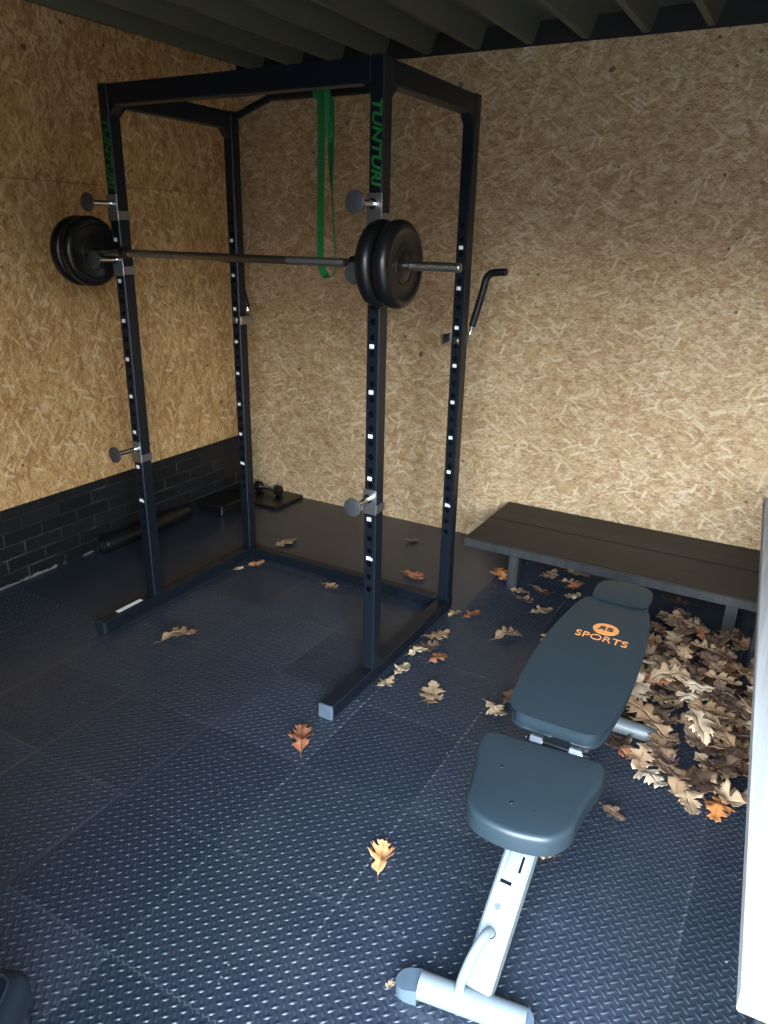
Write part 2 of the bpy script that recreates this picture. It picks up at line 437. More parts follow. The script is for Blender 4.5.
# corrugated roof sheet seen from below, ribs running front to back
c = MB(); prof = []
x = -.448 - .2645*7
while x < XR+.2:
    prof += [(x+.012, 2.500), (x+.042, 2.500), (x+.072, 2.590), (x+.255, 2.590)]
    x += .2645
n = len(prof)
ys = (YF-.15, YB+.12)
for y in ys:
    for px, pz in prof: c.v.append(Vector((px, y, pz)))
for y in ys:
    for px, pz in prof: c.v.append(Vector((px, y, pz+.02)))
for i in range(n-1):
    c.f.append((i, n+i, n+i+1, i+1)); c.f.append((2*n+i, 2*n+i+1, 3*n+i+1, 3*n+i))
struct('ceiling', c, ROOF)
struct('trim_4', MB().box((XL-.1, YF-.15, 2.62), (XR+.2, YB+.12, 2.68)), BEAM)
g = MB().box((-14, -30, -.16), (16, YF-.05, -.02)); struct('ground_outside', g, CONCRETE)

# ------------------------------------------------------------------ power rack
W, D, H = 1.220, .743, 2.150
UW, UD, FT = .049, .056, .057           # upright width / depth, foot tube
rack = thing('power_rack', (-W/2, D/2, 0), 'black steel power rack with four holed uprights standing on the mat floor', 'power rack')
NUMZ = [.526+.155*k for k in range(8)]
HOLEP = .155/3
def upright_mb(x0, y0, z0, z1, holes=True, sgn=-1):
    """square tube with real holes in its front wall"""
    mb = MB(); x1, y1 = x0+UW, y0+UD; b = .004
    xa, xb = x0+b, x1-b
    hz0 = .399-HOLEP/2; nh = 26; hz1 = hz0+nh*HOLEP
    # side and back walls with small corner chamfers
    sec = [(xb,y0),(x1,y0+b),(x1,y1-b),(xb,y1),(xa,y1),(x0,y1-b),(x0,y0+b),(xa,y0)]
    vs = [(px,py,z0) for px,py in sec]+[(px,py,z1) for px,py in sec]
    fs = [(i, i+1, 8+i+1, 8+i) for i in range(7)]
    mb.add(vs, fs)
    mb.add([(px,py,z1) for px,py in sec], [tuple(range(8))])
    # front wall: solid stretches and holed cells
    mb.add([(xa,y0,z0),(xb,y0,z0),(xb,y0,hz0),(xa,y0,hz0)], [(0,1,2,3)])
    mb.add([(xa,y0,hz1),(xb,y0,hz1),(xb,y0,z1),(xa,y0,z1)], [(0,1,2,3)])
    N = 16; r = .0115; xm = (x0+x1)/2
    for k in range(nh):
        za, zb = hz0+k*HOLEP, hz0+(k+1)*HOLEP; zm = (za+zb)/2
        circ = [(xm+r*math.cos(2*PI*i/N), zm+r*math.sin(2*PI*i/N)) for i in range(N)]
        sq = []
        for i in range(N):
            cx, cz = math.cos(2*PI*i/N), math.sin(2*PI*i/N); m = max(abs(cx), abs(cz))
            sq.append((xm+cx/m*(xb-xa)/2, zm+cz/m*HOLEP/2))
        vs = [(a,y0,q) for a,q in circ]+[(a,y0,q) for a,q in sq]+[(a,y0+.004,q) for a,q in circ]
        fs = []
        for i in range(N):
            j = (i+1)%N; fs += [(i, N+i, N+j, j), (i, j, 2*N+j, 2*N+i)]
        mb.add(vs, fs)
    return mb
UP = {}
for nm, x0, y0 in (('FL', -W, 0.0), ('FR', -UW, 0.0), ('RL', -W, D-UD), ('RR', -UW, D-UD)):
    u = upright_mb(x0, y0, FT, H).build('upright', RACK, rack, smooth=30); UP[nm] = u
    zs = NUMZ
    for k, z in enumerate(zs):
        m = MB(); xm = x0+UW/2
        m.box((xm-.0115, y0-.0012, z-.007), (xm+.006, y0, z+.007)).build('number_sticker', WHITE, u, smooth=None)
        if k == 0: m = MB().box((xm+.006, y0-.0012, z-.008), (xm+.014, y0, z+.003)).build('number_sticker', WHITE, u, smooth=None)
    # weld flange on the foot
    MB().box((x0-.003, y0-.006, FT), (x0+UW+.003, y0+UD+.006, FT+.008), .002).build('base_flange', RACK, u)
for nm, x0 in (('FL', -W), ('FR', -UW)):
    M = Matrix.Translation((x0+UW*.5+.001, -.0006, 1.918)) @ Matrix.Rotation(PI/2, 4, 'X') @ Matrix.Rotation(-PI/2, 4, 'Z')
    t = text_mesh('lettering', 'TUNTURI', .0455, M, GREEN_INK, UP[nm], sx=1.26, shear=.22, offset=.0012)
# feet
for sx, x0 in ((-1, -W-.004), (1, -FT+.004)):
    f = MB().box((x0, -.287, 0.001), (x0+FT, D, FT), .004).build('foot', RACK, rack)
    MB().box((x0-.0015, -.300, 0.001), (x0+FT+.0015, -.286, FT+.0015), .004).build('end_cap', CAP if sx > 0 else DARKCAP, f)
    if sx < 0: MB().box((x0+.012, -.195, FT), (x0+.034, -.055, FT+.001)).build('white_label', WHITE, f, smooth=None)['label'] = 'scuffed white strip on the left foot'
# rear floor tube, top beams, pull up bar
MB().box((-W+FT-.006, D-UD+.002, .002), (-FT+.006, D-.002, FT-.002), .004).build('rear_floor_tube', RACK, rack)
tb = MB().box((-W+UW-.002, .001, H-.072), (-UW+.002, .055, H-.002), .004)
for s_, xx in ((1, -W+UW), (-1, -UW)):
    tb.add([(xx, .006, H-.07), (xx+s_*.03, .006, H-.07), (xx, .006, H-.10), (xx, .05, H-.07), (xx+s_*.03, .05, H-.07), (xx, .05, H-.10)],
           [(0,1,2),(3,5,4),(0,3,4,1),(1,4,5,2),(2,5,3,0)])
tb.build('top_front_beam', RACK, rack)
for x0 in (-W, -UW):
    sb = MB().box((x0+.0005, UD-.002, H-.072), (x0+UW-.0005, D-UD+.002, H-.002), .004)
    for s_, yy in ((1, UD), (-1, D-UD)):
        a, b_ = x0+.005, x0+UW-.005
        sb.add([(a, yy, H-.07), (a, yy+s_*.04, H-.07), (a, yy, H-.11), (b_, yy, H-.07), (b_, yy+s_*.04, H-.07), (b_, yy, H-.11)],
               [(0,1,2),(3,5,4),(0,3,4,1),(1,4,5,2),(2,5,3,0)])
    sb.build('top_side_beam', RACK, rack)
PY, PZ = D-UD/2, 2.193
pb = smooth_path([(-W+UW-.004, PY, 2.125), (-1.08, PY, 2.158), (-.985, PY, PZ-.006), (-.95, PY, PZ), (-.6, PY, PZ), (-.27, PY, PZ), (-.235, PY, PZ-.006), (-.14, PY, 2.158), (-UW+.004, PY, 2.125)], 5)
MB().tube(pb, .0155).build('pull_up_bar', RACK, rack)
# spool catches: bracket, pin, disc
def spool(xc, z):
    p = MB()
    # U bracket: front plate and a wrap-round band below the pin
    p.box((xc-.028, -.0045, z-.062), (xc+.028, -.0008, z+.032), .0012)
    for sx in (-1, 1):
        p.box((xc+sx*(UW/2+.0025)-.0018, -.003, z-.058), (xc+sx*(UW/2+.0025)+.0018, UD+.002, z-.026), .0008)
    o = p.build('bar_catch', BRACKET, rack)
    MB().cyl((xc, -.003, z), (xc, -.117, z), .0105, 20).cyl((xc, -.004, z), (xc, -.016, z), .016, 20).build('pin', CHROME, o)
    MB().lathe((xc, -.121, z), (0,1,0), [(-.003,.030),(-.001,.0335),(.004,.034),(.006,.032)], 32).build('disc', DISC, o)
    MB().cyl((xc, UD, z+.004), (xc, UD+.022, z+.004), .006, 12).build('pin_tail', CHROME, o)
for xc in (-W+UW/2, -UW/2):
    for z in (1.742, 1.538, .764): spool(xc, z)
# dip handles behind the rear uprights
for sx, xc in ((-1, -W+UW/2), (1, -UW/2)):
    hy = D+.055
    br = MB().box((xc-.012, D-UD-.006, 1.235), (xc+.012, D-UD, 1.262), .001)
    br.box((xc-sx*.054-.004, D-UD-.03, 1.232), (xc-sx*.054+.004, D+.006, 1.272), .001).box((min(xc-sx*.056, xc+sx*.03), D, 1.232), (max(xc-sx*.056, xc+sx*.03), D+.006, 1.272), .001)
    h = br.build('dip_handle', STEEL, rack)
    MB().cyl((xc, D-UD-.010, 1.248), (xc, D-UD, 1.248), .009, 6).build('bolt', ZINC, h)
    rod = [(xc+sx*.004, hy-.05, 1.25), (xc+sx*.006, hy-.012, 1.252), (xc+sx*.012, hy, 1.275), (xc+sx*.02, hy, 1.31)]
    MB().tube(smooth_path(rod, 5), .0085).build('chrome_rod', CHROME, h)
    gp = [(xc+sx*.018, hy, 1.300), (xc+sx*.035, hy, 1.36), (xc+sx*.058, hy, 1.45), (xc+sx*.066, hy, 1.485), (xc+sx*.080, hy, 1.508), (xc+sx*.102, hy, 1.518), (xc+sx*.15, hy, 1.522)]
    g = MB().tube(smooth_path(gp, 6), .0150, 16); e = Vector(gp[-1])
    g.lathe(e, (sx,0,0), [(-.002,.015),(.004,.0135),(.007,.009)], 16)
    g.build('grip', FOAM, h)

# ------------------------------------------------------------------ barbell and its plates
BY, BZ, BX = -.062, 1.5655, -.572
HALF = .880
bar = thing('barbell', (BX, BY, BZ), 'straight chrome barbell lying across the two front uprights of the rack', 'barbell')
MB().cyl((BX-.575, BY, BZ), (BX+.575, BY, BZ), .0135, 24).build('shaft', STEEL, bar)
for s_ in (-1, 1):
    MB().cyl((BX+s_*.25, BY, BZ), (BX+s_*.475, BY, BZ), .0139, 24).build('knurled_grip', KNURL, bar)
    MB().lathe((BX+s_*.500, BY, BZ), (s_,0,0), [(0,.016),(.003,.022),(.027,.022),(.030,.016)], 28).build('collar', RUBBER, bar)
    MB().cyl((BX+s_*.57, BY, BZ), (BX+s_*(.712), BY, BZ), .0135, 24).build('sleeve', STEEL, bar)
    prof = []; L0 = .712; n = 34; step = (HALF-.004-L0)/n
    for i in range(n):
        prof += [(L0+i*step, .0118), (L0+(i+.35)*step, .0141), (L0+(i+.65)*step, .0141)]
    prof += [(HALF-.004, .0138), (HALF, .0125)]
    MB().lathe((BX, BY, BZ), (s_,0,0), prof, 20).build('threaded_end', STEEL, bar)
def plate(x, s_, label):
    o = thing('weight_plate', (x, BY, BZ), label, 'weight plate', 'black plates on the barbell')
    T = .0265; r0 = .0142
    prof = [(-T,.033),(-T+.002,.036),(-T+.004,.040),(-T+.006,.092),(-T+.003,.099),(-T,.103),(-T,.117),(-T+.008,.127),(-T+.020,.1315),(T-.020,.1315),(T-.008,.127),(T,.117),(T,.103),(T-.003,.099),(T-.006,.092),(T-.004,.040),(T-.002,.036),(T,.033)]
    N = 64; m = MB()
    pr = [(-T, r0)] + prof + [(T, r0)]
    vs = []; fs = []
    for (h, r) in pr:
        for i in range(N):
            a = 2*PI*i/N; vs.append((x+h, BY+r*math.cos(a), BZ+r*math.sin(a)))
    K = len(pr)
    for j in range(K):
        for i in range(N):
            fs.append((j*N+i, ((j+1)%K)*N+i, ((j+1)%K)*N+(i+1)%N, j*N+(i+1)%N))
    m.add(vs, fs); m.build('disc', RUBBER, o, smooth=40)
    for sd in (-1, 1):
        m = MB(); c0 = x+sd*(T-.0035)
        for i in range(N):
            pass
        vs = []; fs = []
        for r, hh in ((.052,0),(.054,.0022),(.058,.0022),(.060,0)):
            for i in range(N):
                a = 2*PI*i/N; vs.append((c0+sd*hh-sd*.001, BY+r*math.cos(a), BZ+r*math.sin(a)))
        for j in range(3):
            for i in range(N):
                q = (j*N+i, j*N+(i+1)%N, (j+1)*N+(i+1)%N, (j+1)*N+i); fs.append(q if sd > 0 else q[::-1])
        m.add(vs, fs); m.build('raised_ring', RUBBER, o)
    return o
plate(.0385, 1, 'black weight plate on the right barbell end, inner one beside the upright')
plate(.0990, 1, 'black weight plate on the right barbell end, outer one facing the back wall')
plate(-1.272, -1, 'black weight plate on the left barbell end, inner one with its face to the rack')
plate(-1.3325, -1, 'black weight plate on the left barbell end, outer one behind the inner plate')

# ------------------------------------------------------------------ resistance band
bnd = thing('resistance_band', (-.626, PY, 1.46), 'long green loop band hanging from the pull-up bar of the rack', 'resistance band')
bx = -.695
strand = [(bx, PY-.022, 2.200), (bx, PY-.023, 2.15), (bx-.002, PY-.018, 2.0), (bx-.010, PY-.012, 1.80), (bx-.018, PY-.006, 1.60), (bx-.016, PY-.003, 1.52), (bx+.000, PY-.002, 1.482), (bx+.022, PY-.001, 1.470), (bx+.046, PY, 1.485), (bx+.056, PY, 1.52), (bx+.054, PY, 1.60), (bx+.042, PY+.004, 1.72), (bx+.03, PY+.012, 1.86), (bx+.022, PY+.020, 2.05), (bx+.02, PY+.022, 2.195)]
P = smooth_path(strand, 8)
mb = MB(); vs = []; fs = []
for i, p in enumerate(P):
    t = i/(len(P)-1)
    # the band shows its broad side in front and turns edge-on behind
    k = min(1, max(0, (t-.40)/.12)); k2 = min(1, max(0, (t-.82)/.10)); ang = PI*(k*.645+k2*.355)
    q = P[min(i+1, len(P)-1)]-P[max(i-1, 0)]; q.normalize()
    side = Vector((math.cos(ang), math.sin(ang), 0)); side = (side - q*side.dot(q)).normalized(); nn = q.cross(side)
    w_, t_ = .0165, .0024
    vs += [p+side*w_+nn*t_, p-side*w_+nn*t_, p-side*w_-nn*t_, p+side*w_-nn*t_]
for j in range(len(P)-1):
    for k in range(4): fs.append((j*4+k, j*4+(k+1)%4, (j+1)*4+(k+1)%4, (j+1)*4+k))
fs += [(3,2,1,0), tuple(range(len(vs)-4, len(vs)))]
mb.add(vs, fs); mb.build('band_loop', GREEN, bnd, smooth=50)
for dx in (-.030, .026):
    wr = MB()
    R_ = .0195; path = [(bx+.004+dx, PY+R_*math.cos(a), PZ+R_*math.sin(a)) for a in [2*PI*i/20 for i in range(21)]]
    wr.tube(path, 0, flat=(.030, .0035, (1,0,0)))
    wr.build('hitch_wrap', GREEN, bnd, smooth=50)
tl = smooth_path([(bx+.030, PY-.024, 2.20), (bx+.034, PY-.026, 2.13), (bx+.036, PY-.024, 2.05), (bx+.040, PY-.016, 2.02), (bx+.046, PY-.018, 2.05), (bx+.046, PY-.024, 2.10)], 6)
MB().tube(tl, 0, flat=(.020, .004, (1,.5,0))).build('hanging_fold', GREEN, bnd, smooth=50)

# ------------------------------------------------------------------ plank bench along the back wall
pl = thing('plank_bench', (.75, 1.32, 0), 'low dark stained plank bench against the board wall', 'bench')
PX0, PX1, PF, PBk, PT = -.063, 1.72, 1.012, 1.627, .254
MB().box((PX0, PF+.004, PT-.034), (PX1, 1.335, PT), .003).build('plank', PLANK, pl)
MB().box((PX0, 1.340, PT-.034), (PX1, PBk, PT), .003).build('plank', PLANK, pl)
MB().box((PX0+.002, PF-.016, PT-.042), (PX1, PF+.003, PT-.001), .002).build('front_edge_board', PLANKLIT, pl)
for x in (.145, 1.145):
    MB().box((x, 1.088, 0), (x+.052, 1.140, PT-.034), .003).build('leg', PLANKLIT, pl)
    MB().box((x, 1.51, 0), (x+.052, 1.562, PT-.034), .003).build('leg', PLANKLIT, pl)
    MB().box((x+.004, 1.140, PT-.10), (x+.048, 1.51, PT-.034), .003).build('leg_rail', PLANKLIT, pl)
MB().box((1.64, 1.088, 0), (1.69, 1.14, PT-.034), .003).build('leg', PLANKLIT, pl)
MB().box((1.64, 1.51, 0), (1.69, 1.562, PT-.034), .003).build('leg', PLANKLIT, pl)

# ------------------------------------------------------------------ table at the right
A = math.radians(3.1)
tab = thing('table', (1.56, -.24, 0), 'whitewashed grey wooden table with black legs at the right edge of the photo', 'table')
ct, st = math.cos(A), math.sin(A)
ORI = Vector((1.207, .866, 0)); ux = Vector((ct, st, 0)); uy = Vector((st, -ct, 0))   # ux across, uy towards the camera
MT = Matrix(((ux.x, uy.x, 0, ORI.x), (ux.y, uy.y, 0, ORI.y), (0, 0, 1, 0), (0, 0, 0, 1)))
TL = 2.215
def tbox(m, lo, hi, b=.002):
    k = MB().box(lo, hi, b, MT); k.f = [f[::-1] for f in k.f]; return m.add(k.v, k.f)
for i in range(4):
    tbox(MB(), (i*.165, 0, .710), (i*.165+.1635, TL, .750), .003).build('top_board', TABLE, tab)
for (a, b_) in ((.05, .155), (.56, .155), (.05, TL-.21), (.56, TL-.21)):
    tbox(MB(), (a, b_, 0), (a+.055, b_+.055, .710), .003).build('leg', LEG_BLACK, tab)
for b_ in (.160, TL-.205):
    tbox(MB(), (.105, b_, .66), (.56, b_+.045, .710), .003).build('cross_rail', LEG_BLACK, tab)
for a in (.055, .565): tbox(MB(), (a, .21, .66), (a+.045, TL-.21, .710), .003).build('side_rail', LEG_BLACK, tab)

# ------------------------------------------------------------------ incline weight bench
wb = thing('weight_bench', (.86, -.4, 0), 'adjustable silver weight bench with slate blue pads in front of the plank bench', 'weight bench')
def place(cx, cy, z, rot=0, tilt=0):
    return Matrix.Translation((cx, cy, z)) @ Matrix.Rotation(rot, 4, 'Z') @ Matrix.Rotation(tilt, 4, 'X')
seat_o = smooth_loop([(-.155,.155),(-.158,.10),(-.142,.03),(-.131,-.04),(-.122,-.095),(-.088,-.142),(-.03,-.160),(.03,-.160),(.088,-.142),(.122,-.095),(.131,-.04),(.142,.03),(.158,.10),(.155,.155),(.125,.170),(0,.172),(-.125,.170)], 5)
Ms = place(.862, -.750, .375, math.radians(5))
sp_ = MB().pad(seat_o, .055, .014, Ms).build('seat_pad', VINYL, wb, smooth=60)
for (u, v, r) in ((-.075, .035, .0045), (-.02, -.075, .0055), (.035, -.08, .0022), (.01, .03, .002), (-.048, .115, .003)):
    q = Ms @ Vector((u, v, .0582)); MB().lathe(q, (0,0,1), [(-.0008,r),(.0006,r*.8),(.001,r*.3)], 12).build('dirt_speck', DIRT, sp_)
back_o = smooth_loop([(-.112,-.400),(-.136,-.375),(-.148,-.31),(-.158,-.20),(-.160,-.10),(-.155,.02),(-.144,.12),(-.128,.215),(-.112,.268),(-.085,.285),(0,.288),(.085,.285),(.112,.268),(.128,.215),(.144,.12),(.155,.02),(.160,-.10),(.158,-.20),(.148,-.31),(.136,-.375),(.112,-.400),(.06,-.405),(-.06,-.405)], 5)
TI = math.atan(.06)
Mb = place(.853, -.092, .420, math.radians(0), TI)
back_o = [(x*.86-.010, y) for x, y in back_o]
bk = MB().pad(back_o, .055, .014, Mb).build('back_pad', VINYL, wb, smooth=60)
head_o = smooth_loop([(-.088,-.068),(-.098,-.05),(-.100,0),(-.094,.045),(-.068,.072),(0,.080),(.068,.072),(.094,.045),(.100,0),(.098,-.05),(.088,-.068),(.03,-.072),(-.03,-.072)], 5)
Mh = place(.850, .272, .447, math.radians(0), TI)
head_o = [(x*.80-.002, y*.86-.004) for x, y in head_o]
MB().pad(head_o, .055, .016, Mh).build('head_pad', VINYL, wb, smooth=60)
# printed logo on the back pad
Zs = .0592
ov = MB(); N = 40; vs = [Mb @ Vector((.0+.0405*math.cos(2*PI*i/N), .103+.0345*math.sin(2*PI*i/N), Zs)) for i in range(N)]
vs2 = [v + Vector((0,0,-.002)) for v in vs]
ov.add(vs+vs2, [tuple(range(N))]+[(i, N+i, N+(i+1)%N, (i+1)%N) for i in range(N)]); ovo = ov.build('logo_oval', ORANGE, bk, smooth=None)
text_mesh('logo_mark', 'R', .030, Mb @ Matrix.Translation((-.012, .104, Zs+.0006)), INKDARK, bk, sx=-1.25, offset=.0012)
text_mesh('logo_mark', 'S', .030, Mb @ Matrix.Translation((.013, .104, Zs+.0006)), INKDARK, bk, sx=1.45, offset=.0012)
text_mesh('lettering', 'SPORTS', .047, Mb @ Matrix.Translation((.0, .043, Zs-.0004)), ORANGE, bk, sx=1.02, offset=-.0002)
# frame
rail = MB()
fA, fB = Vector((.868, -1.015, .055)), Vector((.872, -.665, .335))
d = (fB-fA); L = d.length; d.normalize(); sx_ = Vector((1,-.07,0)).normalized(); nz_ = sx_.cross(d).normalized(); sx_ = d.cross(nz_)
MR = Matrix(((sx_.x, d.x, nz_.x, fA.x), (sx_.y, d.y, nz_.y, fA.y), (sx_.z, d.z, nz_.z, fA.z), (0,0,0,1)))
rail.box((-.037, 0, -.022), (.037, L, .022), .006, MR)
ro = rail.build('main_rail', SILVER, wb)
MB().box((-.020, .255, .022), (.004, L, .027), .002, MR).build('adjuster_strip', SILVER, ro)
sl = MB(); sl.box((-.022, .228, .0222), (.006, .236, .0230), .0003, MR).build('slot', BLACKHOLE, ro)
MB().box((.012, .262, .0222), (.018, .30, .0230), .0003, MR).build('slot', BLACKHOLE, ro)
MB().cyl(MR @ Vector((-.008,.175,.0225)), MR @ Vector((-.008,.175,.0235)), .0075, 20).build('plug', ZINC, ro)
MB().cyl(MR @ Vector((-.004,.118,.0225)), MR @ Vector((-.004,.118,.0232)), .012, 20).build('slot', BLACKHOLE, ro)
MB().tube(smooth_path([MR @ Vector(q) for q in ((-.004,.118,.012), (-.006,.118,.036), (-.010,.100,.052), (-.020,.06,.052), (-.028,.01,.040), (-.030,-.02,.022))], 6), .011).build('carry_handle', SILVER, ro)
fr = math.radians(9); fd = Vector((math.cos(fr), math.sin(fr), 0)); fc = Vector((.866, -1.035, .034))
ffo = MB().cyl(fc-fd*.122, fc+fd*.122, .031, 28).build('front_foot_bar', SILVER, wb)
fn = Vector((-fd.y, fd.x, 0))
for s_ in (-1, 1):
    e = fc+fd*(s_*.122); m = MB()
    ex = .028 if s_ < 0 else -.012
    pts = [(0,-.030)]+[(ex+.030*math.cos(a), .030*math.sin(a)) for a in [(-PI/2+PI*i/14) for i in range(15)]]+[(0,.030)]
    up_ = Vector((0,0,1)); n = len(pts)
    topv = [e+fd*(s_*p[0])+fn*p[1]+up_*(.014-.30*p[0]) for p in pts]; botv = [Vector((v.x, v.y, .001)) for v in topv]
    fs = [tuple(range(n)), tuple(range(2*n-1, n-1, -1))]+[(i, n+i, n+(i+1)%n, (i+1)%n) for i in range(n)]
    if s_ > 0: pass
    else: fs = [f[::-1] for f in fs]
    m.add(topv+botv, fs); m.build('end_cap', CAP, ffo, smooth=40)
# seat post plate, hinge bolts, back carrier, rear strut and foot
MB().box((.835, -.76, .325), (.905, -.57, .374), .004).build('seat_carrier', SILVER, wb)
MB().box((.842, -.62, .345), (.898, -.40, .400), .004).build('hinge_block', LEG_BLACK, wb)
for x0, s_ in ((.800, -1), (.905, 1)):
    b = MB(); y0, z0 = -.543, .405
    b.cyl((x0, y0, z0), (x0+.032, y0, z0), .0155, 6)
    bo = b.build('hinge_bolt', ZINC, wb, smooth=None)
    MB().cyl((x0-.012, y0, z0), (x0, y0, z0), .007, 14).build('bolt_end', ZINC, bo)
    MB().cyl((x0+.032, y0, z0), (x0+.036, y0, z0), .019, 20).cyl((x0+.036, y0, z0), (x0+.048, y0, z0), .009, 14).build('washer', ZINC, bo)
MB().box((.790, -.552, .396), (.960, -.534, .414), .003).build('hinge_axle', LEG_BLACK, wb)
Mc = Mb @ Matrix.Identity(4)
for dx in (-.06, .04): MB().box((dx, -.39, -.034), (dx+.022, .26, .001), .002, Mc).build('back_rail', LEG_BLACK, wb)
MB().box((-.012, .24, -.020), (.018, .44, .0), .002, Mc).build('head_rail', LEG_BLACK, wb)
MB().tube([(.870, -.66, .33), (.868, -.2, .20), (.866, .175, .045)], 0, flat=(.05, .05, (1,0,0))).build('rear_rail', SILVER, wb, smooth=None)
MB().tube([(.868, -.12, .18), (.866, .02, .40)], 0, flat=(.035, .035, (1,0,0))).build('back_support', SILVER, wb, smooth=None)
rf = MB().cyl((.70, .18, .034), (1.062, .18, .034), .029, 24).build('rear_foot_bar', SILVER, wb)
for s_, x in ((-1, .70), (1, 1.062)):
    MB().lathe((x, .18, .034), (s_,0,0), [(-.012,.0325),(.012,.0325),(.018,.029),(.020,.02)], 24).build('end_cap', DARKCAP, rf)

# ------------------------------------------------------------------ dark things by the left wall
rl = thing('foam_roller', (-1.86, .62, 0), 'black foam roller lying on the floor along the dark brick wall', 'foam roller')
MB().lathe((-1.862, .30, .046), (0,1,0), [(0,.030),(.0,.041),(.006,.045),(.63,.045),(.636,.041),(.636,.030)], 32).build('roller', RUBBER, rl)
MB().lathe((-1.862, .294, .046), (0,1,0), [(0,.010),(.0,.026),(.008,.026)], 24).build('core_end', DARKCAP, rl)
bk_ = thing('step_block', (-1.785, 1.17, 0), 'low black step block on the floor by the brick wall, behind the rack', 'step block')
MB().box((-1.885, 1.05, 0.012), (-1.685, 1.31, .072), .006).build('step_top', RUBBER, bk_)
for x in (-1.87, -1.73):
    for y in (1.06, 1.27): MB().box((x, y, 0), (x+.03, y+.03, .014), .002).build('foot_pad', RUBBER, bk_)
mt = MB().box((-1.90, 1.335, 0), (-1.485, 1.625, .022), .006).build('folded_mat', RUBBER, loc=(-1.69, 1.48, 0))
tag(mt, 'black folded mat on the floor in the far left corner', 'mat')
db = thing('dumbbell', (-1.70, 1.53, .022), 'small black dumbbell with chrome grip on the corner mat', 'dumbbell')
MB().cyl((-1.77, 1.53, .057), (-1.63, 1.53, .057), .012, 16).build('grip', CHROME, db)
for x in (-1.80, -1.64): MB().lathe((x, 1.53, .057), (1,0,0), [(0,.028),(.004,.034),(.036,.034),(.040,.028)], 8).build('head', RUBBER, db)

# ------------------------------------------------------------------ navy padded stool at the lower left
so = thing('stool', (.110, -1.775, 0), 'dark navy rounded padded stool at the lower left corner of the photo', 'stool')
rr = smooth_loop([(-.17,-.10),(-.17,.10),(-.155,.155),(-.10,.17),(.10,.17),(.155,.155),(.17,.10),(.17,-.10),(.155,-.155),(.10,-.17),(-.10,-.17),(-.155,-.155)][::-1], 6)
rr = [(x*.82, y*.82) for x, y in rr]
Mst = place(.110, -1.775, .235, math.radians(29))
MB().pad(rr, .075, .030, Mst, .006).build('cushion', NAVY, so, smooth=60)
pp = [Mst @ Vector((x*.80, y*.80, .0795)) for x, y in rr]; pp.append(pp[0])
MB().tube(pp, .0035, 8).build('piping', DARKCAP, so, smooth=60)
for a in (-1, 1):
    for b_ in (-1, 1):
        q = Mst @ Vector((a*.105, b_*.105, 0)); MB().cyl((q.x, q.y, 0), (q.x, q.y, .237), .016, 14, .02).build('leg', LEG_BLACK, so)
MB().box((-.125,-.125,-.02), (.125,.125,.002), .004, Mst).build('seat_board', LEG_BLACK, so)

# ------------------------------------------------------------------ oak leaves
def leaf_mesh(name, seed, mat):
    rnd = random.Random(seed)
    # (t on the midrib, t of the tip, half width)
    w1, w2, w3 = rnd.uniform(.15,.23), rnd.uniform(.30,.42), rnd.uniform(.25,.35)
    half = [(0,.0,.010),(.05,.05,.025),(.11,.10,.07),(.16,.17,w1*.9),(.20,.26,w1),(.25,.29,.15),(.29,.31,.095+rnd.uniform(-.02,.03)),(.34,.37,.12),(.38,.42,w2*.72),
            (.43,.52,w2),(.46,.52,w2*.74),(.50,.62,w2*.82),(.53,.58,.20),(.57,.60,.10+rnd.uniform(-.02,.03)),(.60,.64,.17),(.64,.75,w3),
            (.67,.74,w3*.72),(.71,.83,w3*.78),(.74,.79,.16),(.78,.81,.085),(.83,.86,.14),(.87,.95,.17+rnd.uniform(-.03,.03)),(.91,.95,.10),(.95,1.02,.07),(.985,.99,.02),(1.0,1.0,.004)]
    bend = rnd.uniform(-.8, 1.1); fold = rnd.uniform(-.1,.32); tw = rnd.uniform(-.6,.6); cup = rnd.uniform(-.7,1.0); sd = rnd.uniform(0,50)
    rows = 4
    vs = []; fs = []
    def P(t, w):
        x = t; y = w; z = 0
        z += bend*.5*(t-.5)**2*1.2 + fold*abs(w) + cup*w*w*1.4
        a = tw*(t-.5); y, z = y*math.cos(a)-z*math.sin(a), y*math.sin(a)+z*math.cos(a)
        nn = noise.noise(Vector((t*3.2+sd, w*4.0, sd*.3))); z += nn*.12
        y += noise.noise(Vector((t*2.5, w*2+sd, 3.1)))*.02
        return (x-.5, y, z)
    for sgn in (1, -1):
        for i, (tm, tt, wv) in enumerate(half):
            jig = 1+.12*rnd.uniform(-1,1)
            for r in range(rows+1):
                k = r/rows; vs.append(P(tm+(tt-tm)*k, sgn*wv*jig*k))
        b0 = 0 if sgn > 0 else len(half)*(rows+1)
        for i in range(len(half)-1):
            for r in range(rows):
                q = [b0+i*(rows+1)+r, b0+i*(rows+1)+r+1, b0+(i+1)*(rows+1)+r+1, b0+(i+1)*(rows+1)+r]
                fs.append(tuple(q[::-1]) if sgn > 0 else tuple(q))
    zm = min(v[2] for v in vs); vs = [Vector((a, b, c-zm)) for a, b, c in vs]
    me = bpy.data.meshes.new(name); me.from_pydata(vs, [], fs); me.update(); me.materials.append(mat)
    me.polygons.foreach_set('use_smooth', [True]*len(me.polygons))
    base = vs[0]
    return me, base
def stem_mesh(base):
    m = MB(); m.tube(smooth_path([base, base+Vector((-.07,.004,-.004)), base+Vector((-.15,-.02,-min(.012, base.z)))], 4), .009, 6)
    me = bpy.data.meshes.new('stem'); me.from_pydata(m.v, [], m.f); me.update(); me.materials.append(STEM); return me
PROT = {}
for ci, cls in enumerate(LEAF):
    PROT[cls] = []
    for k in range(7):
        me, base = leaf_mesh('oak_leaf', 100*ci+k*7+3, LEAF[cls]); PROT[cls].append((me, stem_mesh(base)))
